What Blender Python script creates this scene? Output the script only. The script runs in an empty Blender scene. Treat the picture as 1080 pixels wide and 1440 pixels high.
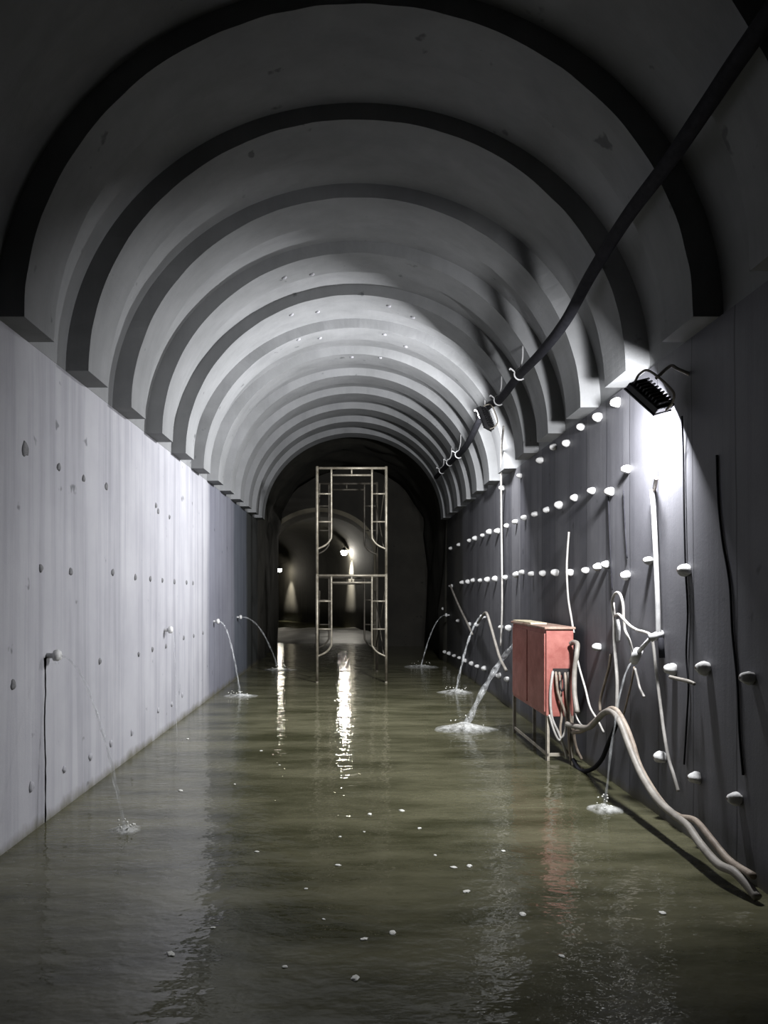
import bpy, bmesh, math, random
from mathutils import Vector, Matrix, noise
random.seed(7)
SC = bpy.context.scene
COL = SC.collection
R = math.radians
PI = math.pi

# ------------------------------------------------------------------ camera, world, exposure
F = 1040.0            # focal length in pixels of the 1080x1440 frame
VX, VY = 493.0, 833.0  # where the tunnel's axis vanishes
H = 1.55              # eye height above the water (water level is z = 0)
cam_d = bpy.data.cameras.new('camera')
cam = bpy.data.objects.new('camera', cam_d); COL.objects.link(cam)
cam.location = (0, 0, H); cam.rotation_euler = (R(90), 0, 0)
cam_d.sensor_fit = 'VERTICAL'; cam_d.sensor_height = 36.0; cam_d.lens = 36.0*F/1440
cam_d.shift_x = (540-VX)/1440; cam_d.shift_y = (VY-720)/1440
cam_d.clip_start = 0.05; cam_d.clip_end = 200
SC.camera = cam
w = bpy.data.worlds.new('world'); SC.world = w; w.use_nodes = True
w.node_tree.nodes['Background'].inputs[0].default_value = (0.62, 0.66, 0.80, 1)
w.node_tree.nodes['Background'].inputs[1].default_value = 0.006
SC.view_settings.view_transform = 'Standard'; SC.view_settings.look = 'None'
SC.view_settings.gamma = 1.0; SC.view_settings.exposure = 0.0
SC.view_settings.use_curve_mapping = False
LAMP_NEAR_W, LAMP_FAR_W = 225.0, 415.0
SPREAD = R(178)
N_NEAR, N_FAR = Vector((-0.27, 0.74, -0.615)).normalized(), Vector((-0.76, 0.53, -0.37)).normalized()

def P(px, py, D):
    return Vector(((px-VX)*D/F, D, H+(VY-py)*D/F))
WL, WR = -2.06, 2.14          # wall planes
SPR = H+1.60                  # spring line
CI, AI, BI = 0.047, 1.94, 1.815   # rib soffit ellipse: centre x, half width, rise
CO, AO, BO = 0.052, 2.11, 1.935   # vault ellipse
def onR(px, py, off=0.0): return P(px, py, (WR-off)*F/(px-VX))
def onL(px, py, off=0.0): return P(px, py, (WL+off)*F/(px-VX))
def onW(px, py): return P(px, py, H*F/(py-VY))     # on the water

# ------------------------------------------------------------------ materials
def mat(name): 
    m = bpy.data.materials.new(name); m.use_nodes = True
    return m, m.node_tree.nodes, m.node_tree.links, m.node_tree.nodes['Principled BSDF']
def node(ns, t, **kw):
    n = ns.new(t)
    for k, v in kw.items(): setattr(n, k, v)
    return n
def tex_noise(ns, ls, scale, vec_scale=(1,1,1), detail=6, rough=0.6, coord='Object'):
    tc = node(ns, 'ShaderNodeTexCoord'); mp = node(ns, 'ShaderNodeMapping')
    mp.inputs['Scale'].default_value = vec_scale
    ls.new(tc.outputs[coord], mp.inputs[0])
    n = node(ns, 'ShaderNodeTexNoise'); n.inputs['Scale'].default_value = scale
    n.inputs['Detail'].default_value = detail; n.inputs['Roughness'].default_value = rough
    ls.new(mp.outputs[0], n.inputs['Vector'])
    return n.outputs[0]
def ramp(ns, ls, src, stops):
    r = node(ns, 'ShaderNodeValToRGB'); e = r.color_ramp.elements
    while len(e) < len(stops): e.new(0.5)
    for i, (p, c) in enumerate(stops):
        e[i].position = p; e[i].color = (c[0], c[1], c[2], 1) if hasattr(c, '__len__') else (c, c, c, 1)
    ls.new(src, r.inputs[0]); return r.outputs[0]
def mixc(ns, ls, a, b, fac, mode='MIX'):
    m = node(ns, 'ShaderNodeMix', data_type='RGBA', blend_type=mode)
    for sock, v in ((m.inputs[6], a), (m.inputs[7], b)):
        if isinstance(v, tuple): sock.default_value = (v[0], v[1], v[2], 1)
        else: ls.new(v, sock)
    if isinstance(fac, float): m.inputs[0].default_value = fac
    else: ls.new(fac, m.inputs[0])
    return m.outputs[2]
def math_n(ns, ls, op, a, b=None, c=None):
    m = node(ns, 'ShaderNodeMath', operation=op)
    for i, v in enumerate((a, b, c)):
        if v is None: continue
        if isinstance(v, (int, float)): m.inputs[i].default_value = v
        else: ls.new(v, m.inputs[i])
    return m.outputs[0]
def bump(ns, ls, bs, h, strength, dist=0.01):
    b = node(ns, 'ShaderNodeBump'); b.inputs['Strength'].default_value = strength; b.inputs['Distance'].default_value = dist
    ls.new(h, b.inputs['Height']); ls.new(b.outputs[0], bs.inputs['Normal'])

def concrete(name, dark, light, rough=0.75, seam=0.0, seam_pitch=0.52, darker_beyond=None, streak=0.5, spec=0.35, tide=False):
    m, ns, ls, bs = mat(name)
    big = tex_noise(ns, ls, 1.1, (1, 1, 1), 7, 0.62)
    strk = tex_noise(ns, ls, 3.2, (1, 1.6, 0.07), 6, 0.65)
    c = mixc(ns, ls, dark, light, ramp(ns, ls, big, [(0.30, 0.0), (0.68, 1.0)]))
    c = mixc(ns, ls, c, mixc(ns, ls, c, (0.55, 0.55, 0.58), 1.0, 'MULTIPLY'), math_n(ns, ls, 'MULTIPLY', ramp(ns, ls, strk, [(0.45, 0.0), (0.66, 1.0)]), streak))
    spots = tex_noise(ns, ls, 5.0, (1, 1, 1), 3, 0.5)
    c = mixc(ns, ls, c, mixc(ns, ls, c, (0.35, 0.36, 0.36), 1.0, 'MULTIPLY'), ramp(ns, ls, spots, [(0.70, 0.0), (0.745, 0.8)]))
    fine = tex_noise(ns, ls, 60, (1, 1, 1), 5, 0.7)
    hgt = math_n(ns, ls, 'ADD', math_n(ns, ls, 'MULTIPLY', strk, 0.7), math_n(ns, ls, 'MULTIPLY', fine, 0.25))
    tc = node(ns, 'ShaderNodeTexCoord'); sx = node(ns, 'ShaderNodeSeparateXYZ'); ls.new(tc.outputs['Object'], sx.inputs[0])
    if seam > 0:   # board joints and the slight step between neighbouring formwork boards
        wob = tex_noise(ns, ls, 0.9, (0.3, 0.3, 1), 3, 0.5)
        yy = math_n(ns, ls, 'ADD', math_n(ns, ls, 'DIVIDE', sx.outputs[1], seam_pitch), math_n(ns, ls, 'MULTIPLY', wob, 0.22))
        fr = math_n(ns, ls, 'FRACT', yy)
        line = math_n(ns, ls, 'LESS_THAN', fr, 0.028)
        wn = node(ns, 'ShaderNodeTexWhiteNoise', noise_dimensions='1D'); ls.new(math_n(ns, ls, 'FLOOR', yy), wn.inputs['W'])
        c = mixc(ns, ls, c, mixc(ns, ls, c, (0.45, 0.45, 0.5), 1.0, 'MULTIPLY'), math_n(ns, ls, 'MULTIPLY', wn.outputs[0], 0.75))
        c = mixc(ns, ls, c, (0.02, 0.02, 0.024), math_n(ns, ls, 'MULTIPLY', line, seam))
        hgt = math_n(ns, ls, 'SUBTRACT', hgt, math_n(ns, ls, 'MULTIPLY', line, 0.8))
    if darker_beyond is not None:    # colour steps darker farther in along the wall
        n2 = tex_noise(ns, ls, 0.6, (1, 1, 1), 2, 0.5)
        for y0, mul in darker_beyond:
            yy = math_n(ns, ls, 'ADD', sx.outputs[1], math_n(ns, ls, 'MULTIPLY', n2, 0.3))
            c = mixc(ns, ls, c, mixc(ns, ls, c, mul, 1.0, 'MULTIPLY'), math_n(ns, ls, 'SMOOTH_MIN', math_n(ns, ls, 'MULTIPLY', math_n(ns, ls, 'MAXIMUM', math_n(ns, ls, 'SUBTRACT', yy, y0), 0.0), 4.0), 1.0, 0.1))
    if tide:      # brown slime line where the water laps the wall
        tn = tex_noise(ns, ls, 4.0, (1, 1.5, 1), 5, 0.6)
        hh = math_n(ns, ls, 'SUBTRACT', math_n(ns, ls, 'MULTIPLY', tn, 0.16), sx.outputs[2])
        c = mixc(ns, ls, c, (0.085, 0.078, 0.045), ramp(ns, ls, hh, [(0.0, 0.0), (0.09, 0.85)]))
    ls.new(c, bs.inputs['Base Color'])
    bs.inputs['Roughness'].default_value = rough; bs.inputs['Specular IOR Level'].default_value = spec
    bump(ns, ls, bs, hgt, 0.35, 0.012)
    return m

def simple(name, c1, c2, rough=0.5, metal=0.0, scale=18, bmp=0.2, spec=0.5, coat=0.0):
    m, ns, ls, bs = mat(name)
    n = tex_noise(ns, ls, scale, (1, 1, 1), 6, 0.65)
    ls.new(mixc(ns, ls, c1, c2, ramp(ns, ls, n, [(0.36, 0.0), (0.66, 1.0)])), bs.inputs['Base Color'])
    bs.inputs['Roughness'].default_value = rough; bs.inputs['Metallic'].default_value = metal
    bs.inputs['Specular IOR Level'].default_value = spec; bs.inputs['Coat Weight'].default_value = coat
    if bmp: bump(ns, ls, bs, n, bmp, 0.004)
    return m

def emissive(name, col, strength):
    m, ns, ls, bs = mat(name)
    bs.inputs['Base Color'].default_value = (0.8, 0.8, 0.8, 1)
    bs.inputs['Emission Color'].default_value = (*col, 1); bs.inputs['Emission Strength'].default_value = strength
    return m

M = {}
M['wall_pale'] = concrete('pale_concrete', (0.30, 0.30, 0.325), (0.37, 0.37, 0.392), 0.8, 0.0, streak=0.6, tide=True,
                          darker_beyond=[(10.75, (0.50, 0.51, 0.56)), (13.1, (0.55, 0.60, 0.62)), (14.7, (0.30, 0.30, 0.24))])
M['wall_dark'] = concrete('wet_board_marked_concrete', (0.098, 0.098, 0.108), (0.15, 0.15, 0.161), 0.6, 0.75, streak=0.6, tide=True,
                          darker_beyond=[(14.2, (0.4, 0.4, 0.36))])
M['vault'] = concrete('vault_concrete', (0.155, 0.159, 0.16), (0.215, 0.219, 0.223), 0.8, streak=0.25)
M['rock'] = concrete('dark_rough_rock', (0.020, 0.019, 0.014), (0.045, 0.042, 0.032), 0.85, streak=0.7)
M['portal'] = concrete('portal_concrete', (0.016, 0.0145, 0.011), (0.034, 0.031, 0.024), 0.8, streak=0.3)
M['ring'] = concrete('lit_rim_concrete', (0.10, 0.088, 0.06), (0.20, 0.18, 0.13), 0.8, streak=0.3)  # lamplight on the far arch edge put into the colour
M['mud'] = simple('wet_mud', (0.02, 0.02, 0.015), (0.045, 0.042, 0.033), 0.5, scale=3, bmp=0.6)
M['black_rubber'] = simple('black_rubber', (0.008, 0.008, 0.011), (0.018, 0.018, 0.022), 0.8, spec=0.15)
M['black_metal'] = simple('black_painted_metal', (0.015, 0.015, 0.017), (0.035, 0.035, 0.036), 0.42)
M['galv'] = simple('galvanised_steel', (0.16, 0.14, 0.105), (0.30, 0.275, 0.22), 0.5, 0.45, 9)
M['red'] = simple('red_enamel', (0.27, 0.085, 0.07), (0.40, 0.16, 0.135), 0.45, 0, 7)
M['red_dusty'] = simple('dusty_red_enamel', (0.24, 0.12, 0.09), (0.38, 0.30, 0.24), 0.8, 0, 6)
M['shaded_steel'] = simple('shaded_tube_steel', (0.035, 0.03, 0.022), (0.075, 0.066, 0.05), 0.6, 0.3, 9)  # scaffold steel darkened in colour for the dim rear of the tower
M['dirty_steel'] = simple('dirty_angle_steel', (0.30, 0.27, 0.22), (0.48, 0.44, 0.37), 0.6, 0.2, 14)
M['slot'] = simple('dark_slot', (0.01, 0.008, 0.008), (0.02, 0.016, 0.015), 0.8)
M['card'] = simple('pale_cardboard', (0.62, 0.53, 0.36), (0.74, 0.66, 0.48), 0.9)
M['white_cable'] = simple('dirty_white_cable', (0.34, 0.325, 0.30), (0.50, 0.485, 0.46), 0.5, 0, 12)
M['grey_hose'] = simple('muddy_grey_hose', (0.17, 0.155, 0.135), (0.29, 0.27, 0.24), 0.55, 0, 9)
M['tan_cable'] = simple('muddy_tan_cable', (0.18, 0.145, 0.115), (0.33, 0.275, 0.22), 0.6, 0, 12)
M['white_pvc'] = simple('white_plastic', (0.42, 0.42, 0.42), (0.58, 0.58, 0.58), 0.45, 0, 15)
M['cap_white'] = simple('white_grout_cap', (0.44, 0.44, 0.435), (0.62, 0.62, 0.61), 0.7, 0, 30, 0.5)
M['cap_grey'] = simple('grey_grout_plug', (0.10, 0.10, 0.105), (0.18, 0.18, 0.185), 0.8, 0, 40, 0.5)
M['plug_pale'] = simple('pale_grout_plug', (0.25, 0.25, 0.27), (0.32, 0.32, 0.34), 0.75, 0, 40, 0.5)
M['stain'] = simple('rusty_black_stain', (0.035, 0.03, 0.028), (0.13, 0.115, 0.11), 0.6, 0, 20)
M['rod'] = simple('rusty_rod', (0.10, 0.08, 0.065), (0.20, 0.17, 0.15), 0.6, 0.3, 20)
M['lens'] = emissive('lit_lamp_lens', (0.95, 0.97, 1.0), 25)
M['bulb'] = emissive('lit_bulb', (1.0, 0.95, 0.84), 260)
M['bulb_small'] = emissive('lit_small_bulb', (1.0, 0.92, 0.78), 110)

m, ns, ls, bs = mat('murky_green_water')
patch = tex_noise(ns, ls, 1.3, (0.6, 1.9, 1), 6, 0.62)
ls.new(mixc(ns, ls, (0.038, 0.038, 0.020), (0.104, 0.100, 0.062), ramp(ns, ls, patch, [(0.36, 0.0), (0.62, 1.0)])), bs.inputs['Base Color'])
bs.inputs['Roughness'].default_value = 0.045; bs.inputs['IOR'].default_value = 1.33
rip = math_n(ns, ls, 'ADD', tex_noise(ns, ls, 5.5, (0.75, 1.25, 1), 3, 0.5), math_n(ns, ls, 'MULTIPLY', tex_noise(ns, ls, 19, (0.8, 1.2, 1), 2, 0.5), 0.22))
bump(ns, ls, bs, rip, 0.36, 0.024)
M['water'] = m

m, ns, ls, bs = mat('falling_water')
bs.inputs['Base Color'].default_value = (0.72, 0.74, 0.75, 1); bs.inputs['Roughness'].default_value = 0.15
tn = tex_noise(ns, ls, 26, (1, 1, 0.25), 4, 0.6)
ls.new(ramp(ns, ls, tn, [(0.38, 0.03), (0.66, 0.36)]), bs.inputs['Alpha'])
M['jet'] = m
m, ns, ls, bs = mat('splash_foam')
bs.inputs['Base Color'].default_value = (0.70, 0.71, 0.69, 1); bs.inputs['Roughness'].default_value = 0.5
tn = tex_noise(ns, ls, 11, (1, 1, 1), 6, 0.7)
tc = node(ns, 'ShaderNodeTexCoord'); gr = node(ns, 'ShaderNodeTexGradient', gradient_type='SPHERICAL'); ls.new(tc.outputs['Object'], gr.inputs[0])
at = node(ns, 'ShaderNodeAttribute'); at.attribute_name = 'edge'
ls.new(math_n(ns, ls, 'MULTIPLY', ramp(ns, ls, tn, [(0.34, 0.05), (0.66, 1.0)]), at.outputs['Fac']), bs.inputs['Alpha'])
M['splash'] = m
M['foam'] = simple('foam_fleck', (0.60, 0.60, 0.55), (0.78, 0.78, 0.74), 0.6, 0, 40, 0.3)

# ------------------------------------------------------------------ mesh helpers
def link(name, me, material, parent=None, loc=(0, 0, 0), smooth=False):
    if material is not None: me.materials.append(material)
    if smooth: me.polygons.foreach_set('use_smooth', [True]*len(me.polygons))
    o = bpy.data.objects.new(name, me); COL.objects.link(o); o.location = loc
    if parent is not None: o.parent = parent
    return o
def obj(name, bm, material, parent=None, loc=(0, 0, 0), smooth=False):
    bmesh.ops.recalc_face_normals(bm, faces=bm.faces)
    me = bpy.data.meshes.new(name); bm.to_mesh(me); bm.free()
    return link(name, me, material, parent, loc, smooth)
def empty(name, loc=(0, 0, 0)):
    o = bpy.data.objects.new(name, None); COL.objects.link(o); o.location = loc; o.empty_display_size = 0.1
    return o
def tag(o, label, cat, group=None):
    o['label'] = label; o['category'] = cat
    if group: o['group'] = group
    return o
def struct(o, label=None):
    o['kind'] = 'structure'
    if label: o['label'] = label
    return o
def NB(): return bmesh.new()
def box(bm, x0, x1, y0, y1, z0, z1, bev=0.0):
    mt = Matrix.Translation(((x0+x1)/2, (y0+y1)/2, (z0+z1)/2)) @ Matrix.Diagonal((x1-x0, y1-y0, z1-z0, 1))
    r = bmesh.ops.create_cube(bm, size=1.0, matrix=mt)
    if bev > 0:
        es = list({e for v in r['verts'] for e in v.link_edges})
        bmesh.ops.bevel(bm, geom=es, offset=bev, segments=2, affect='EDGES', profile=0.5)
def catmull(pts, n=8):
    pts = [Vector(p) for p in pts]
    if len(pts) < 3: return pts
    out = []
    ext = [2*pts[0]-pts[1]] + pts + [2*pts[-1]-pts[-2]]
    for i in range(1, len(ext)-2):
        a, b, c, d = ext[i-1:i+3]
        for k in range(n):
            t = k/n
            out.append(0.5*((2*b)+(c-a)*t+(2*a-5*b+4*c-d)*t*t+(3*b-a-3*c+d)*t**3))
    out.append(pts[-1]); return out
def tube(bm, pts, r, seg=8, caps=True, rad=None):
    pts = [Vector(p) for p in pts]
    n = len(pts); rings = []
    t0 = (pts[1]-pts[0]).normalized()
    up = Vector((0, 0, 1)) if abs(t0.z) < 0.9 else Vector((0, 1, 0))
    nrm = t0.cross(up).normalized()
    for i, p in enumerate(pts):
        t = (pts[min(i+1, n-1)]-pts[max(i-1, 0)])
        if t.length < 1e-9: t = t0
        t.normalize()
        nrm = (nrm - t*nrm.dot(t))
        if nrm.length < 1e-6: nrm = t.orthogonal()
        nrm.normalize(); bi = t.cross(nrm)
        rr = rad(i/(n-1)) if rad else r
        rings.append([bm.verts.new(p+rr*(math.cos(2*PI*k/seg)*nrm+math.sin(2*PI*k/seg)*bi)) for k in range(seg)])
    for a, b in zip(rings, rings[1:]):
        for k in range(seg):
            bm.faces.new((a[k], a[(k+1) % seg], b[(k+1) % seg], b[k]))
    if caps:
        bm.faces.new(rings[0][::-1]); bm.faces.new(rings[-1])
def lathe(bm, prof, seg=14, axis='Z', jitter=0.0):
    rings = []
    for r, z in prof:
        ring = []
        for k in range(seg):
            a = 2*PI*k/seg; rr = r*(1+jitter*math.sin(3*a+z*40)+jitter*0.6*math.sin(5*a+1.3))
            co = Vector((rr*math.cos(a), rr*math.sin(a), z))
            if axis == '-X': co = Vector((-co.z, co.x, co.y))
            if axis == '+X': co = Vector((co.z, co.x, co.y))
            ring.append(bm.verts.new(co))
        rings.append(ring)
    for a, b in zip(rings, rings[1:]):
        for k in range(seg): bm.faces.new((a[k], a[(k+1) % seg], b[(k+1) % seg], b[k]))
    bm.faces.new(rings[0][::-1]); bm.faces.new(rings[-1])
def ell(c, a, b, t, x=0):   # t = 0 at the pale wall's springing, 1 at the dark wall's
    th = PI*(1-t)
    return Vector((c+a*math.cos(th), 0, SPR+b*math.sin(th)))
def arch(bm, inner, outer, y0, y1, n=72, jit=0.0, seed=0):
    rows = []
    for i in range(n+1):
        t = i/n
        pi_, po = ell(*inner, t), ell(*outer, t)
        j = jit*noise.noise(Vector((i*0.35, seed*7.1, 0)))
        j2 = jit*noise.noise(Vector((i*0.35, seed*7.1, 9)))
        rows.append([bm.verts.new((pi_.x, y0+j, pi_.z)), bm.verts.new((pi_.x, y1+j2, pi_.z)),
                     bm.verts.new((po.x, y1, po.z)), bm.verts.new((po.x, y0, po.z))])
    for a, b in zip(rows, rows[1:]):
        for k in range(4): bm.faces.new((a[k], a[(k+1) % 4], b[(k+1) % 4], b[k]))
    bm.faces.new(rows[0]); bm.faces.new(rows[-1][::-1])

# ------------------------------------------------------------------ setting
Y0, Y1 = -5.0, 16.4
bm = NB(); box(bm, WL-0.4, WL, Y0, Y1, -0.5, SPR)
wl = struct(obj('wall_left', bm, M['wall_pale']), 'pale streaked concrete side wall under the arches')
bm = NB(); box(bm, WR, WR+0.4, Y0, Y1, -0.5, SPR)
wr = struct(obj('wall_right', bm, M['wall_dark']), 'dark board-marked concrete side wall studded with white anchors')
bm = NB(); arch(bm, (CO, AO, BO), (CO, AO+0.36, BO+0.36), Y0, Y1, 96)
cei = struct(obj('ceiling', bm, M['vault']), 'grey concrete barrel vault'); 
bm = NB(); box(bm, -14, 5, Y0, 60, -0.62, -0.5)
struct(obj('floor', bm, M['mud']), 'muddy tunnel bed under the water')
bm = NB(); bmesh.ops.create_grid(bm, x_segments=2, y_segments=2, size=1)
for v in bm.verts: v.co = Vector((-4.5+v.co.x*9.5, 27.5+v.co.y*32.5, 0))
wat = obj('flood_water', bm, M['water']); wat['kind'] = 'stuff'
tag(wat, 'murky green water flooding the tunnel floor', 'water')

# rough unlined stretch beyond the last rib, then the mouth of a smaller tunnel that bends away
def loft(bm, rings, thick):
    """rings: list of (list of inner points, list of outer points); closes into a solid shell"""
    vr = []
    for inn, out in rings: vr.append(([bm.verts.new(p) for p in inn], [bm.verts.new(p) for p in out]))
    for (a, A), (b, B) in zip(vr, vr[1:]):
        for k in range(len(a)-1):
            bm.faces.new((a[k], a[k+1], b[k+1], b[k])); bm.faces.new((A[k+1], A[k], B[k], B[k+1]))
        bm.faces.new((a[0], b[0], B[0], A[0])); bm.faces.new((a[-1], A[-1], B[-1], b[-1]))
    for (a, A) in (vr[0], vr[-1]):
        for k in range(len(a)-1): bm.faces.new((a[k], A[k], A[k+1], a[k+1]))
def section(cx, hw, spr, rise, y, amp=0.0, n=24, grow=0.0, skew=0.0):
    pts = [Vector((cx-hw-grow, y, -0.5)), Vector((cx-hw-grow, y, spr*0.35)), Vector((cx-hw-grow, y, spr*0.7))]
    for i in range(n+1):
        th = PI*(1-i/n); pts.append(Vector((cx+(hw+grow)*math.cos(th), y, spr+(rise+grow)*math.sin(th))))
    pts += [Vector((cx+hw+grow, y, spr*0.7)), Vector((cx+hw+grow, y, spr*0.35)), Vector((cx+hw+grow, y, -0.5))]
    if amp:
        for p in pts:
            nn = noise.noise_vector(p*1.3)*amp
            p += Vector((nn.x, nn.y*0.4, nn.z))
    if skew:
        for p in pts: p.y += skew*(p.x-cx)
    return pts
bm = NB(); rings = []
for i in range(15):
    y = 16.42+i*0.34
    amp = 0.0 if i == 0 else 0.16
    rings.append((section(0.04, 2.12, SPR, 1.95, y, amp), section(0.04, 2.12, SPR, 1.95, y, 0, grow=0.5)))
loft(bm, rings, 0.5)
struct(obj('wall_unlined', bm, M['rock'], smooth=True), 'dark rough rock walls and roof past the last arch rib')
PCX, PHW, PSP, PRI = -0.88, 1.68, H+1.10, 1.34      # smaller tunnel's mouth
bm = NB(); rings = []
for y in (21.3, 21.32, 22.6, 22.62):
    rings.append((section(PCX, PHW, PSP, PRI, y), section(0.04, 2.62, SPR, 2.4, y)))
loft(bm, rings, 0.3)
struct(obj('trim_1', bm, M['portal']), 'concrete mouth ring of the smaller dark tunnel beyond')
bm = NB()
rr_ = [(section(PCX, PHW-0.13, PSP, PRI-0.13, y), section(PCX, PHW-0.13, PSP, PRI-0.13, y, grow=0.125)) for y in (21.22, 21.24, 22.0, 22.6)]
loft(bm, rr_, 0.1)
struct(obj('trim_2', bm, M['ring']), 'added ring in the dark tunnel mouth, coloured light as if lamplit')  # ring added; its light colour imitates the lit arch edge
bm = NB(); rings = []
def wall_x(y): return 1.20-0.0156*(y-22.0)**2
for i in range(30):
    y = 22.66+i*1.0
    cx = wall_x(y)-1.98; sk = 0.0312*(y-22)*0.9
    rings.append((section(cx, 1.98, PSP+0.15, 1.6, y, 0.05, skew=sk), section(cx, 1.98, PSP+0.15, 1.6, y, 0, grow=0.4, skew=sk)))
loft(bm, rings, 0.4)
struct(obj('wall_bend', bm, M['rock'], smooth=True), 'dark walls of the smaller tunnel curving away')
bm = NB()
bmesh.ops.create_grid(bm, x_segments=40, y_segments=50, size=1)
for v in bm.verts:
    x = -1.4+v.co.x*3.4; y = 27.0+v.co.y*5.0
    e = min(1, (1-abs(v.co.y))*4)
    v.co = Vector((x, y, -0.06+0.13*e+0.05*noise.noise(Vector((x*1.5, y*0.8, 0)))))
r = bmesh.ops.extrude_face_region(bm, geom=list(bm.faces))
for v in [g for g in r['geom'] if isinstance(g, bmesh.types.BMVert)]: v.co.z -= 0.45
mud = obj('mud_bank', bm, M['mud'], smooth=True); mud['kind'] = 'structure'; mud['label'] = 'wet mud bank inside the far tunnel mouth'

# ------------------------------------------------------------------ arch ribs (each one its own)
PITCH, RIB0, RIBW = 1.05, 4.29, 0.44
ORD = ['nearest', 'second', 'third', 'fourth', 'fifth', 'sixth', 'seventh', 'eighth', 'ninth', 'tenth', 'eleventh', 'twelfth', 'thirteenth',
       'fourteenth', 'fifteenth', 'sixteenth', 'seventeenth', 'eighteenth', 'nineteenth', 'twentieth', 'twenty-first', 'twenty-second']
for k in range(-1, 12):
    bm = NB(); arch(bm, (CI, AI, BI), (CO, AO+0.01, BO+0.01), RIB0+PITCH*k, RIB0+PITCH*k+RIBW, 96, 0.012, k+3)
    o = obj('arch_rib', bm, M['vault'])
    if k == -1: lb = 'concrete arch rib closest overhead, cut by the top corner of the photo'
    elif k == 11: lb = 'last concrete arch rib, at the edge of the unlined rock'
    else: lb = '%s concrete arch rib under the vault, counting whole arches from the camera' % ['first', *ORD[1:]][k]
    tag(o, lb, 'arch rib', 'arch ribs under the vault')
def rib_y(k): return RIB0+PITCH*(k-1)     # k = 1 is the first whole arch

# ------------------------------------------------------------------ wall anchors
def anchor_meshes():
    res = []
    for s in range(4):
        random.seed(40+s)
        bm = NB(); lathe(bm, [(0.010, 0.02), (0.010, 0.088)], 8, '-X'); 
        me1 = bpy.data.meshes.new('rod'); bm.to_mesh(me1); bm.free(); me1.materials.append(M['rod'])
        bm = NB()
        k = 1+0.12*random.uniform(-1, 1)
        lathe(bm, [(0.034*k, -0.006), (0.043*k, 0.012), (0.044*k, 0.034), (0.036*k, 0.058), (0.026*k, 0.076), (0.010*k, 0.086)], 14, '-X', 0.13)
        bmesh.ops.recalc_face_normals(bm, faces=bm.faces)
        me2 = bpy.data.meshes.new('cap'); bm.to_mesh(me2); bm.free(); me2.materials.append(M['cap_white'])
        me2.polygons.foreach_set('use_smooth', [True]*len(me2.polygons))
        res.append((me1, me2))
    return res
AM = anchor_meshes()
def anchor(p, label, group, sc=1.0):
    p = Vector((WR, p.y, p.z))
    e = empty('wall_anchor', p); tag(e, label, 'anchor', group)
    a, b = AM[random.randrange(4)]
    for nm, me in (('rod', a), ('cap', b)):
        o = bpy.data.objects.new(nm, me); COL.objects.link(o); o.parent = e
        o.scale = (sc, sc, sc); o.rotation_euler.x = random.uniform(0, 6.28)
rows = {
 'topmost row under the ribs': [(862,566),(837,586),(813,600),(793,623),(775,628.5),(757,647),(728,669),(704,686)],
 'second row down': [(876,660),(853.7,691.5),(828,690),(803.7,700),(783,710),(765,717),(749,723),(734,728),(722,734),(709.6,739.6),(697.5,747),(686,748),(676.5,752.7),(666,757),(657.8,760),(643,766),(632,771)],
 'third row down': [(957.8,802),(906.7,788),(875.5,809),(847,794),(836,797),(819.5,802),(798,805),(778,805),(760,806),(744,807),(731,805),(723,808),(708,812),(694,814),(683.5,815),(673,816),(663,816),(656,818),(648,819),(633,824)],
 'fourth row down': [(1045.5,953),(984.5,939),(939,941),(836,910),(713,883),(702,882),(668.6,878),(658,878),(642,873),(622,856)],
 'lowest row above the water': [(1028,1123),(972,1094),(924.4,1065),(710,955),(699,950),(679,940),(669,937),(661,933),(652,929),(644,925),(637,922),(630,919),(624.4,916.7)],
}
random.seed(5)
for rn, pts in rows.items():
    pts = sorted(pts, key=lambda q: -q[0])
    for i, (px, py) in enumerate(pts):
        if i == 0: lb = 'white-capped anchor nearest the camera in the %s of the dark wall' % rn
        elif i == len(pts)-1: lb = 'white-capped anchor farthest away in the %s of the dark wall' % rn
        else: lb = '%s white-capped anchor from the camera, %s of the dark wall' % (ORD[i], rn)
        anchor(onR(px, py, 0.05), lb, 'white-capped anchors on the dark wall', random.uniform(0.72, 0.95))

# grout plugs on the pale wall and the rib soffits
def plug_mesh(mt, r, h, seed):
    random.seed(seed); bm = NB()
    lathe(bm, [(r, -0.004), (r*0.95, h*0.5), (r*0.62, h), (r*0.2, h*1.1)], 12, '+X', 0.14)
    bmesh.ops.recalc_face_normals(bm, faces=bm.faces)
    me = bpy.data.meshes.new('grout_plug'); bm.to_mesh(me); bm.free(); me.materials.append(mt)
    me.polygons.foreach_set('use_smooth', [True]*len(me.polygons)); return me
PMd = [plug_mesh(M['cap_grey'], 0.026, 0.012, s) for s in range(3)]
PMp = [plug_mesh(M['plug_pale'], 0.028, 0.014, s) for s in range(3)]
plugs = [
 ('lowest row above the water', 'pale', [(43.6,1106),(89.5,1082),(126.5,1064),(155.6,1045),(185,1030),(222,999),(241,990),(256,977)]),
 ('row level with the spouts', 'dark', [(18,963),(140,930),(194.5,920),(214,913),(233,909),(258,897),(272,894),(285,890)]),
 ('row midway up the wall', 'dark', [(57,799),(99,804),(158,805),(190,812),(211,814),(228,816),(245,818),(262,819),(271,820)]),
 ('upper row below the ribs', 'dark', [(35,632),(82,657),(117,673),(149,684),(219,711),(238,727),(222,719)]),
]
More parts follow.
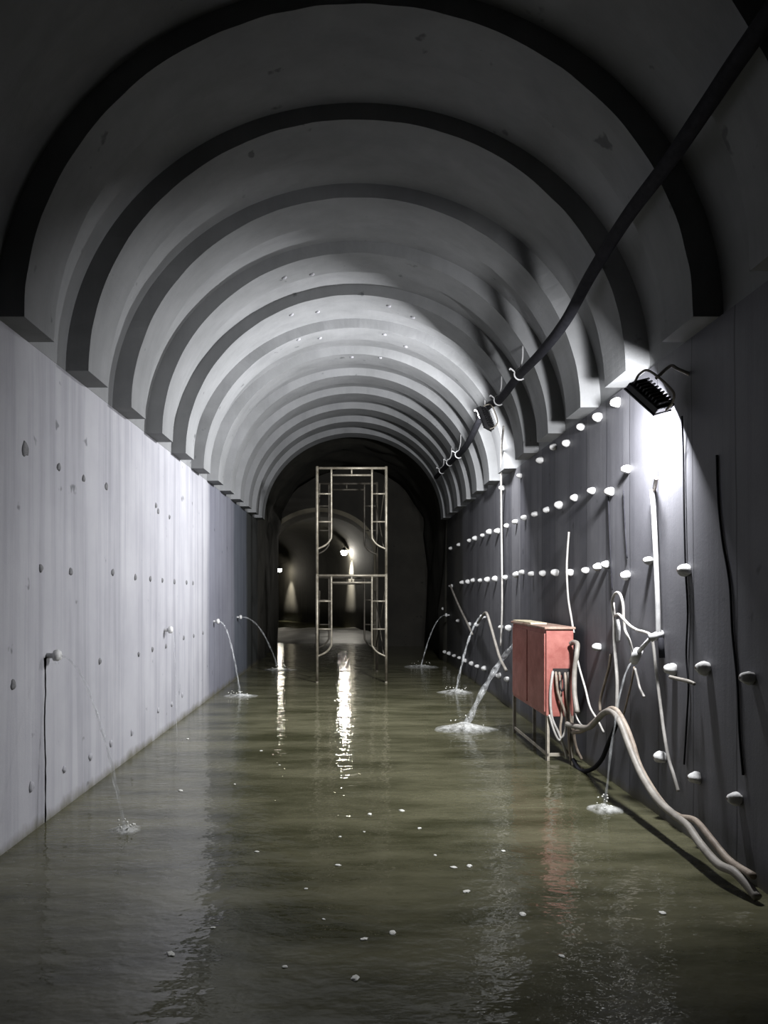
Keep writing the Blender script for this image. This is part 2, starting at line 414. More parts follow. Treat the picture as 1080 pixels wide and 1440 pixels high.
for rn, kind, pts in plugs:
    pts = sorted(pts, key=lambda q: q[0])
    for i, (px, py) in enumerate(pts):
        p = onL(px, py)
        o = bpy.data.objects.new('grout_plug', (PMp if kind == 'pale' else PMd)[i % 3]); COL.objects.link(o); o.location = p
        s = random.uniform(0.85, 1.2)
        if (px, py) == (35, 632): s = 1.75
        o.scale = (1, s, s*1.1); o.rotation_euler.x = random.uniform(0, 6)
        pos = 'nearest the camera' if i == 0 else ('farthest away' if i == len(pts)-1 else '%s from the camera' % ORD[i])
        tag(o, '%s grout plug %s, %s, pale wall' % (kind, pos, rn), 'grout plug', 'grout plugs on the pale wall')
def on_soffit(px, py):
    best = None
    for i in range(400, 1400):
        D = i*0.01; p = P(px, py, D)
        f = ((p.x-CI)/AI)**2+((p.z-SPR)/BI)**2
        if f >= 1: return p
    return None
sof = [(400,390,'fifth'),(440,393,'fifth'),(447,438,'sixth'),(410,442,'sixth'),(547,430,'sixth'),(581,446,'sixth'),(541,470,'seventh'),(571,487,'seventh'),(420,477,'seventh'),(450,475,'seventh'),(495,502,'eighth'),(535,503,'eighth')]
cnt = {}
for px, py, w_ in sof:
    p = on_soffit(px, py)
    k = round((p.y-RIB0-RIBW/2)/PITCH)
    y = RIB0+k*PITCH+RIBW*0.5
    if abs(p.y-y) > RIBW*0.4: p.y = y+math.copysign(RIBW*0.36, p.y-y)
    t = math.atan2((p.z-SPR)/BI, (p.x-CI)/AI)
    p.x = CI+AI*math.cos(t); p.z = SPR+BI*math.sin(t)
    nrm = -Vector((math.cos(t)/AI, 0, math.sin(t)/BI)).normalized()
    o = bpy.data.objects.new('grout_plug', PMp[len(cnt) % 3]); COL.objects.link(o); o.location = p
    o.rotation_mode = 'QUATERNION'; o.rotation_quaternion = Vector((1, 0, 0)).rotation_difference(nrm)
    cnt.setdefault(k, []).append((px, o))
for k, lst in cnt.items():
    lst.sort(key=lambda q: q[0])
    for i, (px, o) in enumerate(lst):
        tag(o, 'pale grout plug under the %s arch rib crown, %s from the pale wall' % (ORD[k] if k else 'first', ['first', *ORD[1:]][i]), 'grout plug', 'grout plugs under the ribs')

# ------------------------------------------------------------------ floodlights
def flood(loc, nrm, ex, watts, label):
    e = empty('floodlight', loc); z = -nrm; x = (ex-z*ex.dot(z)).normalized(); y = z.cross(x)
    e.rotation_mode = 'QUATERNION'
    e.rotation_quaternion = Matrix((x, y, z)).transposed().to_quaternion()    # local -Z shines along nrm
    tag(e, label, 'floodlight', 'floodlights by the dark wall')
    bm = NB(); box(bm, -0.135, 0.135, -0.095, 0.095, -0.03, 0.018, 0.008)
    obj('housing', bm, M['black_metal'], e)
    bm = NB()
    for i in range(9): box(bm, -0.115+i*0.0275, -0.105+i*0.0275, -0.08, 0.08, 0.016, 0.042, 0.0)
    obj('heat_sink', bm, M['black_metal'], e)
    bm = NB()
    for (a, b, c, d) in ((-0.14, 0.14, 0.082, 0.10), (-0.14, 0.14, -0.10, -0.082), (-0.14, -0.122, -0.082, 0.082), (0.122, 0.14, -0.082, 0.082)):
        box(bm, a, b, c, d, -0.04, -0.028, 0.003)
    obj('front_frame', bm, M['black_metal'], e)
    bm = NB(); box(bm, -0.121, 0.121, -0.081, 0.081, -0.034, -0.0305)
    obj('lamp_glass', bm, M['lens'], e)
    bm = NB(); tube(bm, catmull([(-0.145, 0, -0.005), (-0.148, 0.0, 0.06), (-0.10, 0, 0.115), (0.10, 0, 0.115), (0.148, 0, 0.06), (0.145, 0, -0.005)], 5), 0.008, 8)
    obj('bracket', bm, M['dirty_steel'], e)
    ld = bpy.data.lights.new('flood_beam', 'AREA'); ld.shape = 'RECTANGLE'; ld.size = 0.235; ld.size_y = 0.155
    ld.energy = watts; ld.color = (0.97, 0.975, 1.0)
    ld.spread = SPREAD
    lo = bpy.data.objects.new('flood_beam', ld); COL.objects.link(lo); lo.parent = e; lo.location = (0, 0, -0.0365)
    return e
EX = Vector((0.55, -0.45, -0.70))
LP1 = P(915, 556, 4.80)
flood(LP1, N_NEAR, EX, LAMP_NEAR_W, 'black floodlight glaring onto the dark wall near the first arch ribs')
LP2 = P(684, 588, 8.75)
flood(LP2, N_FAR, EX, LAMP_FAR_W, 'lit floodlight hung under the black hose by the sixth arch rib')
bm = NB()
tube(bm, catmull([LP1+Vector((0.02, -0.03, 0.10)), LP1+Vector((0.10, -0.06, 0.17)), Vector((WR-0.06, LP1.y-0.1, LP1.z+0.14)), Vector((WR+0.01, LP1.y-0.12, LP1.z+0.10))], 8), 0.011, 8)
tag(obj('lamp_cord', bm, M['grey_hose'], smooth=True), 'short grey cord looped from the near floodlight to the dark wall', 'cord')

# small lamps in the bend
def far_lamp(loc, watts, mt, r, label):
    e = empty('hanging_lamp', loc); tag(e, label, 'lamp', 'lamps in the far tunnel')
    bm = NB(); lathe(bm, [(0.02, 0.16), (0.05, 0.15), (0.06, 0.10), (0.12, 0.05), (0.16, 0.01), (0.155, 0.008), (0.05, 0.05)], 16)
    obj('lamp_shade', bm, M['black_metal'], e, smooth=True)
    bm = NB(); bmesh.ops.create_uvsphere(bm, u_segments=16, v_segments=10, radius=r)
    obj('bulb', bm, mt, e, (0, 0, -0.04), smooth=True)
    bm = NB(); tube(bm, [(0, 0, 0.14), (0.12, 0, 0.3), (0.34, 0, 0.34)], 0.014, 6)
    obj('arm', bm, M['black_metal'], e)
    ld = bpy.data.lights.new('lamp_glow', 'SPOT'); ld.energy = watts; ld.color = (1.0, 0.93, 0.80); ld.spot_size = R(64); ld.spot_blend = 0.9; ld.shadow_soft_size = 0.08
    lo = bpy.data.objects.new('lamp_glow', ld); COL.objects.link(lo); lo.parent = e; lo.location = (-0.02, -0.02, -0.06-r)
    lo.rotation_mode = 'QUATERNION'; lo.rotation_quaternion = Vector((0, 0, -1)).rotation_difference(Vector((0.42, 0.18, -0.9)).normalized())
    return e
far_lamp(P(484, 775, 31.0), 2600, M['bulb'], 0.14, 'bright lamp glowing inside the far tunnel, seen through the scaffold')
far_lamp(P(393, 800, 39.5), 800, M['bulb_small'], 0.13, 'smaller lamp glowing deeper in the far tunnel, beside the scaffold')

# ------------------------------------------------------------------ scaffold tower
SD = 12.7
def frame_meshes():
    mpx = SD/F
    Wd, Hh = 97*mpx, 151*mpx
    hw = Wd/2
    parts = []
    def t(pts, r): 
        bm = NB(); tube(bm, pts, r, 10); return bm
    parts.append(('post', lambda: t([(-hw, 0, 0), (-hw, 0, Hh)], 0.024)))
    parts.append(('post', lambda: t([(hw, 0, 0), (hw, 0, Hh)], 0.024)))
    parts.append(('top_rail', lambda: t([(-hw, 0, Hh-0.03), (hw, 0, Hh-0.03)], 0.022)))
    ix = hw-20*mpx
    parts.append(('lower_rail', lambda: t([(-ix, 0, Hh-0.15), (ix, 0, Hh-0.15)], 0.017)))
    for s in (-1, 1):
        parts.append(('inner_post', lambda s=s: t(catmull([(s*ix, 0, Hh-0.03), (s*ix, 0, Hh-0.6), (s*ix, 0, Hh-1.16), (s*(ix+0.02), 0, Hh-1.26), (s*(ix+0.10), 0, Hh-1.35), (s*hw, 0, Hh-1.42)], 6), 0.017)))
        for z in (Hh-0.47, Hh-0.95):
            parts.append(('rung', lambda s=s, z=z: t([(s*ix, 0, z), (s*hw, 0, z)], 0.014)))
    parts.append(('rail_strut', lambda: t([(0, 0, Hh-0.15), (0, 0, Hh-0.03)], 0.014)))
    out = []
    for nm, fn in parts:
        bm = fn(); bmesh.ops.recalc_face_normals(bm, faces=bm.faces)
        me = bpy.data.meshes.new(nm); bm.to_mesh(me); bm.free(); me.materials.append(M['galv'])
        me.polygons.foreach_set('use_smooth', [True]*len(me.polygons)); out.append((nm, me))
    return out, Hh, hw
FM, FH, FHW = frame_meshes()
SX = (494.5-VX)*SD/F
SYAW = R(3.0)
rotS = Matrix.Rotation(SYAW, 4, 'Z')
base_z = -0.16
back = rotS @ Vector((0, 1.8, 0))
z_top = H+(VY-656)*SD/F
lift = [z_top-2*FH, z_top-FH]
for nm, off, lv, lb in (('scaffold_frame', Vector((0,0,0)), 0, 'lower steel scaffold frame facing the camera, standing in the water'),
                    ('scaffold_frame', Vector((0,0,0)), 1, 'upper steel scaffold frame facing the camera, stacked on another'),
                    ('scaffold_frame', back, 0, 'lower steel scaffold frame on the far side of the tower'),
                    ('scaffold_frame', back, 1, 'upper steel scaffold frame on the far side of the tower')):
    e = empty(nm, Vector((SX, SD, lift[lv]))+off); e.rotation_euler.z = 0 if off.length == 0 else 0
    tag(e, lb, 'scaffold', 'frames of the scaffold tower')
    for pn, me in FM:
        o = bpy.data.objects.new(pn, me); COL.objects.link(o); o.parent = e
        if off.length > 0: o.material_slots[0].link = 'OBJECT'; o.material_slots[0].material = M['shaded_steel']  # rear frames take the darker copy, shade put into the colour
    if lv == 0:   # the legs run on down to the bed
        for s in (-1, 1):
            bm = NB(); tube(bm, [(s*FHW, 0, -lift[0]-0.5), (s*FHW, 0, 0.01)], 0.022, 10)
            obj('foot_jack', bm, M['galv' if off.length == 0 else 'shaded_steel'], e, smooth=True)
for s, nmS in ((-1, 'on the pale-wall side'), (1, 'on the dark-wall side')):
    for lv in (0, 1):
        a = Vector((SX+s*FHW, SD, lift[lv])); b = a+back
        e = empty('cross_brace', a); tag(e, 'thin crossed brace rods of the %s scaffold level, %s' % (('lower', 'upper')[lv], nmS), 'brace', 'scaffold cross braces')
        for q, (z0, z1, dx) in enumerate(((0.45, 1.55, -0.012), (1.55, 0.45, 0.012))):
            bm = NB(); tube(bm, [Vector((dx-s*0.03, 0, z0)), back+Vector((dx-s*0.03, 0, z1))], 0.010, 8)
            obj('brace_rod', bm, M['shaded_steel'], e, smooth=True)

# ------------------------------------------------------------------ black hose along the haunch and its hangers
HX = 1.70
def hz(px, py): return P(px, py, HX*F/(px-VX))
hp = [Vector((HX, 1.2, H+2.42)), Vector((HX, 2.2, H+2.36)), hz(1050, 66), hz(1000, 140), hz(940, 228), hz(880, 308), hz(830, 388), hz(795, 452), hz(760, 497), hz(728, 530), hz(703, 562), hz(682, 590), hz(655, 628), hz(632, 651), hz(613, 671)]
hp[11] = Vector((HX, hp[11].y, hp[11].z+0.12))
bm = NB(); tube(bm, catmull(hp, 6), 0.043, 12)
tag(obj('air_hose', bm, M['black_rubber'], smooth=True), 'thick black hose slung along the haunch of the vault', 'hose')
hang = [(4, 766, 464), (5, 727, 516), (6, 706, 556), (8, 661, 606), (9, 641, 641), (10, 626, 655)]
hoseP = catmull(hp, 12)
for n_, (k, px, py) in enumerate(hang):
    yk = rib_y(k)+RIBW*0.5 if k > 3 else rib_y(k)
    yk = rib_y(k)-0.02
    q = min(hoseP, key=lambda v: abs(v.y-yk))
    e = empty('cable_hanger', Vector((q.x, yk, q.z))); tag(e, 'white tied hanger holding the black hose at the %s whole arch rib' % ORD[k-1], 'hanger', 'hose hangers')
    bm = NB()
    pts = [(0.058*math.cos(a), 0.0, 0.058*math.sin(a)) for a in [PI*2*i/14 for i in range(13)]]
    tube(bm, pts, 0.008, 8); obj('tie', bm, M['white_pvc'], e, smooth=True)
    tx = min(1.0, max(-1, (q.x+0.04-CI)/AI)); zt = SPR+BI*math.sqrt(max(0, 1-tx*tx))
    bm = NB(); tube(bm, catmull([(0.0, 0.0, 0.058), (0.03, 0.02, (zt-q.z)*0.55), (0.04, 0.05, zt-q.z+0.01)], 5), 0.008, 6)
    obj('hook_wire', bm, M['white_pvc'], e, smooth=True)
    bm = NB(); tube(bm, catmull([(-0.05, 0, 0.02), (-0.10, -0.02, 0.05), (-0.11, -0.02, 0.035)], 5), 0.008, 6)
    obj('tie_tail', bm, M['white_pvc'], e, smooth=True)

# ------------------------------------------------------------------ red switch box on legs
BX0, BX1, BY0, BY1 = 1.80, 2.05, 6.80, 8.20
BZ0, BZ1 = H+(VY-1008)*6.8/F, H+(VY-885)*6.8/F
e = empty('switch_box', (BX0, BY0, 0)); tag(e, 'red steel switch box on legs beside the dark wall', 'electrical box')
def lb_(bm, nm, mt, **k): return obj(nm, bm, mt, e, (-BX0, -BY0, 0), **k)
bm = NB(); box(bm, BX0, BX1, BY0, BY1, BZ0, BZ1, 0.006); lb_(bm, 'body', M['red'])
bm = NB(); box(bm, BX0-0.02, BX1+0.015, BY0-0.02, BY1+0.02, BZ1, BZ1+0.022, 0.005); lb_(bm, 'lid', M['red_dusty'])
for y0, y1 in ((BY0+0.03, BY0+0.68), (BY0+0.72, BY1-0.03)):
    bm = NB(); box(bm, BX0-0.012, BX0, y0, y1, BZ0+0.04, BZ1-0.04, 0.004); d = lb_(bm, 'door', M['red'])
bm = NB(); box(bm, BX0+0.06, BX1-0.035, BY0-0.004, BY0+0.01, H+(VY-949)*6.8/F, H+(VY-940)*6.8/F); lb_(bm, 'cable_slot', M['slot'])
for x in (BX0, BX1-0.03):
    for y in (BY0, BY1-0.03):
        bm = NB(); box(bm, x, x+0.03, y, y+0.006, -0.5, BZ0+0.01); box(bm, x, x+0.006, y, y+0.03, -0.5, BZ0+0.01)
        lb_(bm, 'leg', M['dirty_steel'])
bm = NB(); box(bm, BX0, BX1, BY0+0.007, BY0+0.02, 0.04, 0.07, 0.002); lb_(bm, 'crossbar', M['dirty_steel'])
bm = NB(); box(bm, BX0+0.007, BX0+0.02, BY0, BY1, 0.04, 0.07, 0.002); lb_(bm, 'crossbar', M['dirty_steel'])
bm = NB(); box(bm, BX0-0.01, BX0+0.15, BY0+0.55, BY1-0.05, BZ1+0.022, BZ1+0.032, 0.002)
bmesh.ops.subdivide_edges(bm, edges=bm.edges, cuts=4)
for v in bm.verts:
    if v.co.z > BZ1+0.028: v.co.z += 0.006*(1+noise.noise(v.co*9))
tag(obj('cardboard_scrap', bm, M['card']), 'pale flattened cardboard scrap lying on the red box', 'cardboard')

# cable bundle out of the slot, each cable its own
def cable(pts, r, mt, label, name='cable', n=8, cat='cable', group=None, jit=0.0):
    pp = catmull(pts, n)
    bm = NB(); tube(bm, pp, r, 8)
    return tag(obj(name, bm, M[mt], smooth=True), label, cat, group)
g = 'cables hanging from the red box'
Yb = BY0
def N(px, py, d=0.03): return P(px, py, Yb-d)
cable([N(778,944,-0.05), N(777,948,0.02), N(774,975,0.02), N(776,1008,0.025), N(786,1032,0.03), N(793,1050,0.05), N(797,1066,0.05)], 0.012, 'white_cable', 'pale cable hanging along the near edge of the red box front', group=g)
cable([N(782,944,-0.05), N(782,950,0.04), N(785,975,0.05), N(794,1000,0.06), N(799,1022,0.06), N(800,1044,0.08), N(803,1070,0.08)], 0.012, 'tan_cable', 'tan cable fanning from the slot, nearest the pale one', group=g)
cable([N(786,944,-0.05), N(787,950,0.02), N(789,980,0.02), N(790,1005,0.02), N(788,1025,0.03), N(790,1046,0.03), N(800,1060,0.02)], 0.011, 'tan_cable', 'tan cable dropping straight down the red box front', group=g)
cable([N(791,944,-0.05), N(792,950,0.05), N(793,965,0.08), N(790,972,0.08), N(787,965,0.07), N(788,955,0.02)], 0.007, 'black_rubber', 'thin dark wire curled below the slot of the red box', group=g)
cable([N(794,944,-0.05), N(795,952,0.03), N(797,980,0.04), N(801,1005,0.06), N(806,1025,0.08), N(810,1050,0.07), N(818,1068,0.06)], 0.013, 'tan_cable', 'thick muddy cable running down the wall side of the red box front', group=g)
cable([N(799,944,-0.05), N(799,950,0.02), N(800,985,0.03), N(798,1015,0.03), N(806,1035,0.02), N(812,1062,0.02)], 0.010, 'grey_hose', 'grey cable at the wall-side end of the slot', group=g)
cable([N(772,1005,0.02), N(780,1030,0.05), N(787,1041,0.05), N(794,1030,0.05), N(797,1010,0.03)], 0.010, 'white_cable', 'pale slack cable looped under the red box front', group=g)
cable([P(803,905,6.75), P(807,903,6.7), P(812,906,6.6), P(811,920,6.55), P(808,945,6.55), P(808,975,6.5), P(812,1002,6.4)], 0.022, 'grey_hose', 'grey cable coil hooked over the wall-side corner of the red box', group=g)
cable([P(809,913,6.6), P(815,940,6.5), P(823,968,6.35), P(830,995,6.2), P(840,1012,6.1), P(849,1030,6.05)], 0.009, 'white_cable', 'white cable slanting from the red box coil down to the hose', group=g)
cable([P(806,975,6.6), P(808,1000,6.55), P(813,1013,6.5), P(821,1023,6.45)], 0.008, 'white_cable', 'short pale wire dropping behind the red box bundle', group=g)

# heavy hoses along the foot of the dark wall
hoseA = [P(797,1018,6.62), P(812,1022,6.45), P(828,1023,6.25), P(838,1014,6.05), P(850,1002,5.75), P(861,1001,5.5), P(871,1014,5.32), P(882,1042,5.2), P(893,1070,5.08), P(906,1097,4.92), P(925,1125,4.72), P(948,1146,4.5), P(966,1160,4.33), P(985,1187,4.15), P(1010,1215,3.95), P(1035,1228,3.82), P(1066,1240,3.68)]
hoseA[-1].z = 0.03
cable(hoseA, 0.024, 'grey_hose', 'thick muddy hose arching from the red box along the foot of the dark wall', 'hose', 8, 'hose', 'muddy hoses')
hoseB = [P(806,1030,6.6), P(822,1026,6.4), P(845,1006,5.9), P(858,997,5.6), P(868,1000,5.42), P(880,1020,5.28), P(890,1046,5.17), P(899,1075,5.06), P(915,1105,4.88), P(935,1133,4.66), P(955,1148,4.46), P(974,1152,4.32), P(986,1162,4.22), P(1002,1182,4.08), P(1026,1210,3.92), P(1060,1232,3.72)]
hoseB[-1].z = max(0.03, hoseB[-1].z)
cable(hoseB, 0.019, 'tan_cable', 'thinner tan hose lying against the thick one along the wall foot', 'hose', 8, 'hose', 'muddy hoses')
cable([P(806,1068,6.6), P(816,1083,6.45), P(832,1082,6.2), P(846,1068,6.0), P(856,1044,5.85), P(866,1020,5.65), P(868,1004,5.6)], 0.018, 'black_rubber', 'dark hose sagging to the water between the red box and the arch of the hoses', 'hose', 8, 'hose')

# cables hung on the dark wall
def W(px, py, off=0.03): return onR(px, py, off)
cable([W(866,884,.04), W(862,862,.05), W(861,845,.06), W(866,834,.07), W(872,836,.07), W(876,850,.06), W(877,870,.05), W(879,886,.04), W(885,900,.04), W(889,915,.04), W(890,926,.05)], 0.011, 'white_cable', 'white cable looped over an anchor and dropping to the pipe nozzle')
cable([W(862,848,.04), W(864,872,.05), W(864,900,.05), W(866,930,.05), W(868,962,.05), W(867,1003,.05)], 0.014, 'white_cable', 'long pale cable dropping from the loop to the arched hoses')
cable([W(865,866,.05), W(870,864,.07), W(877,871,.07), W(886,880,.06), W(896,886,.06), W(907,889,.06), W(915,894,.06), W(919,910,.05), W(923,945,.04), W(928,985,.04), W(933,1025,.04), W(940,1065,.04), W(948,1092,.03), W(954,1113,.02)], 0.011, 'white_cable', 'white cable swagging to the tee fitting then trailing down the dark wall')
cable([W(868,872,.03), W(870,885,.03), W(869,902,.03)], 0.016, 'white_pvc', 'stubby white plug end hanging inside the cable loop', 'cable_plug', 6, 'plug')
cable([W(893,940,.05), W(897,955,.04), W(900,968,.04), W(906,980,.04)], 0.009, 'white_cable', 'short white cord end dangling below the pipe nozzle')
cable([W(859,920,.03), W(856,940,.03), W(850,962,.03), W(844,985,.03), W(844,1000,.03)], 0.012, 'tan_cable', 'muddy tan cord slanting down the wall behind the hoses')
cable([W(892,938,.05), W(888,960,.05), W(882,985,.04), W(877,1005,.04)], 0.008, 'tan_cable', 'thin tan cord slanting from the nozzle down to the hoses')
cable([W(942,952,.06), W(955,955,.04), W(968,958,.05), W(977,962,.03)], 0.012, 'grey_hose', 'short grey tube sticking out between two anchors of the fourth row', 'tube', 6, 'tube')
cable([W(959,585,.03), W(961,640,.012), W(962,720,.012), W(964,800,.012), W(967,860,.012), W(965,920,.012), W(968,965,.012), W(966,1010,.012), W(962,1075,.012)], 0.006, 'black_rubber', 'long thin black cable hanging down the wall below the near floodlight')
cable([W(1008,640,.008), W(1010,700,.008), W(1016,760,.008), W(1026,820,.008), W(1030,890,.008), W(1037,960,.008), W(1040,1030,.008), W(1045,1090,.008)], 0.007, 'black_rubber', 'black cable hanging down the shaded wall nearest the camera')
cable([W(708,600,.35), W(705,640,.18), W(705,720,.06), W(706,800,.05), W(706,860,.05), W(704,908,.05)], 0.013, 'white_cable', 'straight white cable dropping from the far floodlight behind the red box')
cable([W(800,748,.04), W(798,775,.05), W(797,803,.06), W(799,840,.05), W(803,866,.05), W(807,890,.06)], 0.010, 'white_cable', 'white wire running from a third row anchor down to the red box')
cable([W(633,822,.05), W(640,840,.06), W(650,862,.06), W(658,878,.06), W(664,892,.06)], 0.020, 'grey_hose', 'straight grey hose slanting down the far dark wall above a water jet', 'hose', 6, 'hose', 'grey hoses on the far dark wall')
cable([W(672,876,.06), W(678,867,.10), W(684,862,.14), W(690,880,.12), W(697,905,.10), W(703,925,.10), W(712,943,.08)], 0.020, 'grey_hose', 'bent grey hose drooping over the jet beside the red box', 'hose', 6, 'hose', 'grey hoses on the far dark wall')
cable([W(855,690,.012), W(857,740,.012), W(859,790,.012), W(861,830,.012)], 0.005, 'black_rubber', 'fine black wire down the wall above the white cable loop')
cable([W(877,690,.012), W(879,740,.012), W(882,785,.012)], 0.005, 'black_rubber', 'fine black wire under the first anchor of the second row')

# white hose with a tee fitting and nozzle
e = empty('grout_hose', W(926, 893, 0.05)); L0 = -e.location
tag(e, 'white hose hanging under the near floodlight, ending in a tee and nozzle', 'hose')
bm = NB(); tube(bm, catmull([W(917,690,.02), W(919,715,.04), W(921,755,.05), W(923,800,.05), W(925,850,.05), W(926,893,.05)], 10), 0.017, 10)
obj('hose_pipe', bm, M['white_pvc'], e, L0, smooth=True)
bm = NB(); tube(bm, [W(930,891,.0), W(926,893,.05), W(914,898,.10)], 0.028, 12); obj('tee_fitting', bm, M['white_pvc'], e, L0, smooth=True)
bm = NB(); tube(bm, [W(914,898,.10), W(897,918,.10)], 0.015, 10, rad=lambda t: 0.013+0.006*abs(math.sin(t*12))); obj('nozzle_pipe', bm, M['white_pvc'], e, L0, smooth=True)
bm = NB(); tube(bm, [W(898,915,.10), W(891,930,.10)], 0.032, 12); obj('nozzle', bm, M['white_pvc'], e, L0, smooth=True)
bm = NB(); tube(bm, [W(929,897,.04), W(931,925,.04)], 0.020, 10); obj('shut_off_tap', bm, M['black_rubber'], e, L0, smooth=True)
bm = NB(); tube(bm, [W(923,672,.10), W(921,684,.03), W(919,694,.0)], 0.013, 8); tag(obj('steel_pin', bm, M['rod']), 'dark steel pin poking out of the wall below the near floodlight', 'pin')

# ------------------------------------------------------------------ spouts, jets, splashes
def splash_part(parent, c, rx, ry, hgt, seed, n_r=9, n_a=34):
    random.seed(seed); bm = NB(); rings = []
    lay = bm.verts.layers.float.new('edge')
    cv = bm.verts.new((0, 0, hgt)); cv[lay] = 1.0
    for i in range(1, n_r+1):
        f = i/n_r; ring = []
        for k in range(n_a):
            a = 2*PI*k/n_a; nn = noise.noise(Vector((math.cos(a)*1.7, math.sin(a)*1.7, seed)))
            rr = f*(1+0.28*nn*f)
            z = hgt*(1-f)**1.4+0.010*(1-f)*noise.noise(Vector((rr*math.cos(a)*9, rr*math.sin(a)*9, seed+5)))+0.004
            if i == n_r: z = -0.01
            v = bm.verts.new((rx*rr*math.cos(a), ry*rr*math.sin(a), z)); v[lay] = max(0.0, (1-f))**0.55; ring.append(v)
        rings.append(ring)
    for k in range(n_a): bm.faces.new((cv, rings[0][k], rings[0][(k+1) % n_a]))
    for a, b in zip(rings, rings[1:]):
        for k in range(n_a): bm.faces.new((a[k], a[(k+1) % n_a], b[(k+1) % n_a], b[k]))
    obj('splash', bm, M['splash'], parent, c-parent.location, smooth=True)
    bm = NB()
    for i in range(14):
        a = random.uniform(0, 2*PI); d = random.uniform(0.1, 0.75); r_ = random.uniform(0.004, 0.010)
        bmesh.ops.create_icosphere(bm, subdivisions=1, radius=r_, matrix=Matrix.Translation((rx*d*math.cos(a), ry*d*math.sin(a), random.uniform(0.02, 0.05+hgt*1.6)*(1-d*0.6))))
    o = obj('droplets', bm, M['foam'], parent, c-parent.location); o['kind'] = 'stuff'
def jet(src, dst, r0, r1, label, splash, seed, arch_p=1.0):
    e = empty('water_jet', dst); tag(e, label, 'water jet', 'leak jets from the walls')
    pts = []
    random.seed(seed)
    n = 34
    for i in range(n+1):
        t = i/n
        p = src.lerp(dst, t); p.z = src.z+(dst.z-src.z)*(arch_p*t*t+(1-arch_p)*t)
        if 0 < i < n: p += Vector((random.uniform(-1, 1), random.uniform(-1, 1), 0))*0.0035*t
        pts.append(p-dst)
    bm = NB(); tube(bm, pts, 0.01, 8, rad=lambda t: (r0+(r1-r0)*t)*(1+0.25*math.sin(t*31+seed)))
    obj('stream', bm, M['jet'], e, smooth=True)
    if splash: splash_part(e, dst.copy(), *splash, seed)
def spout(p, label, side):
    e = empty('drain_spout', p); tag(e, label, 'spout', 'drain spouts in the walls')
    s = 1 if side == 'L' else -1
    bm = NB(); lathe(bm, [(0.018, -0.02), (0.018, 0.07), (0.013, 0.07), (0.012, 0.02)], 12, '+X' if s > 0 else '-X'); obj('pipe', bm, M['white_pvc'], e, smooth=True)
    bm = NB(); lathe(bm, [(0.018, 0.045), (0.036, 0.05), (0.040, 0.075), (0.030, 0.092), (0.014, 0.094)], 12, '+X' if s > 0 else '-X', 0.08); obj('collar', bm, M['cap_white'], e, smooth=True)
def Lp(px, py): return onL(px, py)
tip = Vector((0.09, 0, 0))
s1 = Lp(66, 922); spout(s1, 'white drain spout in the pale wall nearest the camera, above a dark stain', 'L')
jet(s1+tip, onW(176, 1168), 0.007, 0.012, 'thin jet arcing from the pale wall nearest the camera to the water', (0.11, 0.10, 0.035), 1)
s2 = Lp(231, 886); spout(s2, 'white drain spout in the pale wall with a short dribble', 'L')
j2 = Vector((s2.x+0.2, s2.y-0.25, 0)); jet(s2+tip, j2, 0.006, 0.003, 'faint dribble falling close to the pale wall from the second spout', None, 2)
s3 = Lp(300, 874); spout(s3, 'third drain spout along the pale wall, by the darker stretch', 'L')
jet(s3+tip, onW(338, 979), 0.009, 0.014, 'jet arcing from the third spout in the pale wall', (0.28, 0.2, 0.04), 3)
s4 = Lp(333, 868); spout(s4, 'farthest drain spout along the pale wall', 'L')
jet(s4+tip, P(392, 942, H*F/(942-VY)), 0.012, 0.016, 'farthest jet from the pale wall, arcing toward the scaffold', (0.35, 0.25, 0.04), 4)
r1 = onR(746, 893); spout(r1, 'drain spout in the dark wall hidden behind the red box', 'R')
jet(r1-tip, onW(653, 1026), 0.024, 0.036, 'thick white jet gushing from behind the red box', (0.40, 0.26, 0.09), 5, 0.45)
r2 = onR(683, 868); spout(r2, 'drain spout in the dark wall past the red box, under the bent hose', 'R')
jet(r2-tip, onW(641, 974), 0.014, 0.020, 'middle jet from the dark wall, beyond the red box', (0.30, 0.26, 0.06), 6, 0.7)
r3 = onR(632, 865); spout(r3, 'drain spout in the far end of the dark wall', 'R')
jet(r3-tip, onW(592, 938), 0.010, 0.014, 'farthest faint jet from the dark wall, near the scaffold', (0.42, 0.35, 0.05), 8)
nz = W(891, 931, 0.11)
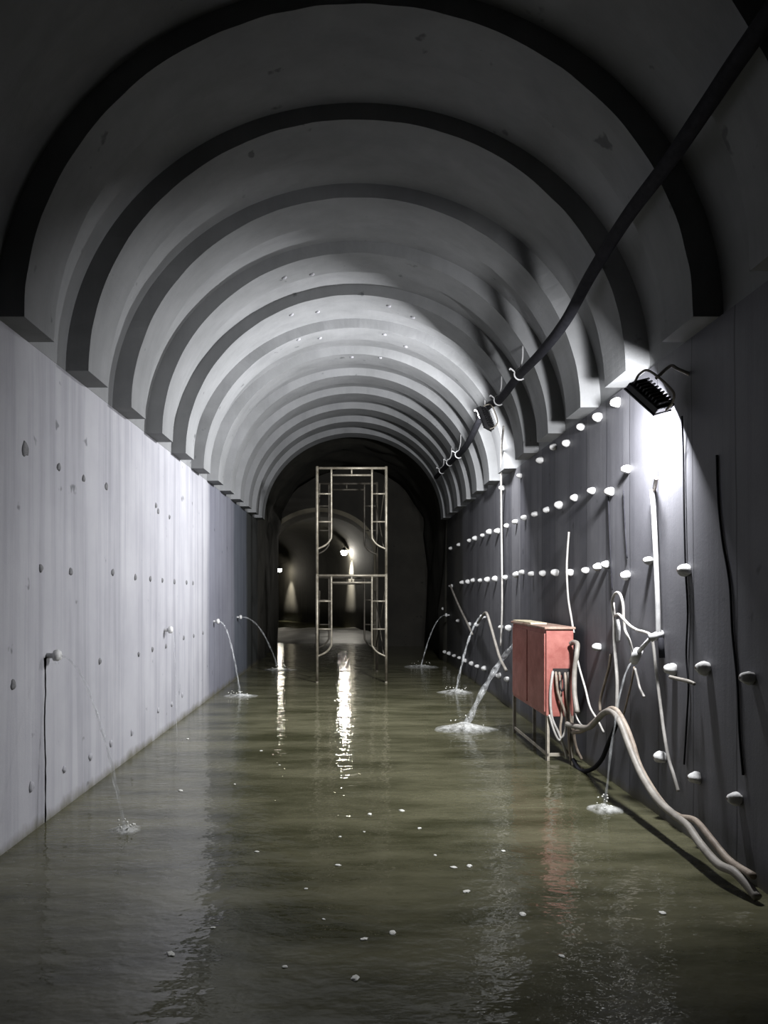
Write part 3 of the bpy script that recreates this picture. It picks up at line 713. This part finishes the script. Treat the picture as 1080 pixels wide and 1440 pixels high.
jet(nz, onW(850, 1139), 0.006, 0.010, 'thin jet falling from the pipe nozzle near the arched hoses', (0.13, 0.13, 0.045), 9)
# dark run-off stain under the near spout (a mark on the wall)
bm = NB(); prev = None
for i in range(41):
    t = i/40; z = s1.z-0.01-(s1.z+0.02)*t
    wv = 0.0075+0.006*noise.noise(Vector((z*9, 1, 0)))+(0.012 if t < 0.06 else 0)
    yc = s1.y-0.03+0.03*noise.noise(Vector((z*2.3, 3, 0)))+0.008*noise.noise(Vector((z*11, 5, 0)))
    cur = [bm.verts.new((WL+0.003, yc-wv, z)), bm.verts.new((WL+0.003, yc+wv, z))]
    if prev: bm.faces.new((prev[0], prev[1], cur[1], cur[0]))
    prev = cur
bmesh.ops.solidify(bm, geom=list(bm.faces), thickness=0.004)
o = obj('rust_stain', bm, M['stain'], wl); o['label'] = 'dark run-off stain below the spout'

# foam flecks on the water
fl = [(478,1177),(475,1217),(612,1203),(638,1220),(708,1197),(455,1293),(512,1321),(552,1312),(401,1360),(500,1376),(656,1254),(512,1170),(264,1039),(254,1112),(330,1103),(393,1076),(367,1056),(361,1198),(300,1305),(735,1286),(932,1284),(565,1140),(520,1145),(590,1165),(430,1250),(660,1218),(240,1342),(790,1345)]
random.seed(21)
FMs = []
for s in range(4):
    bm = NB(); bmesh.ops.create_icosphere(bm, subdivisions=3, radius=0.02)
    for v in bm.verts:
        nn = noise.noise(v.co*70+Vector((s*5, 0, 0))); v.co *= 1+0.4*nn
        v.co.z *= 0.32
    me = bpy.data.meshes.new('foam_fleck'); bm.to_mesh(me); bm.free(); me.materials.append(M['foam'])
    me.polygons.foreach_set('use_smooth', [True]*len(me.polygons)); FMs.append(me)
for i, (px, py) in enumerate(fl):
    o = bpy.data.objects.new('foam_fleck', FMs[i % 4]); COL.objects.link(o); o.location = onW(px, py)+Vector((0, 0, 0.002))
    s = random.uniform(0.35, 0.85); o.scale = (s*1.3, s, s); o.rotation_euler.z = random.uniform(0, 6)
    tag(o, 'small white foam fleck drifting on the open green water', 'foam fleck', 'foam flecks on the water')
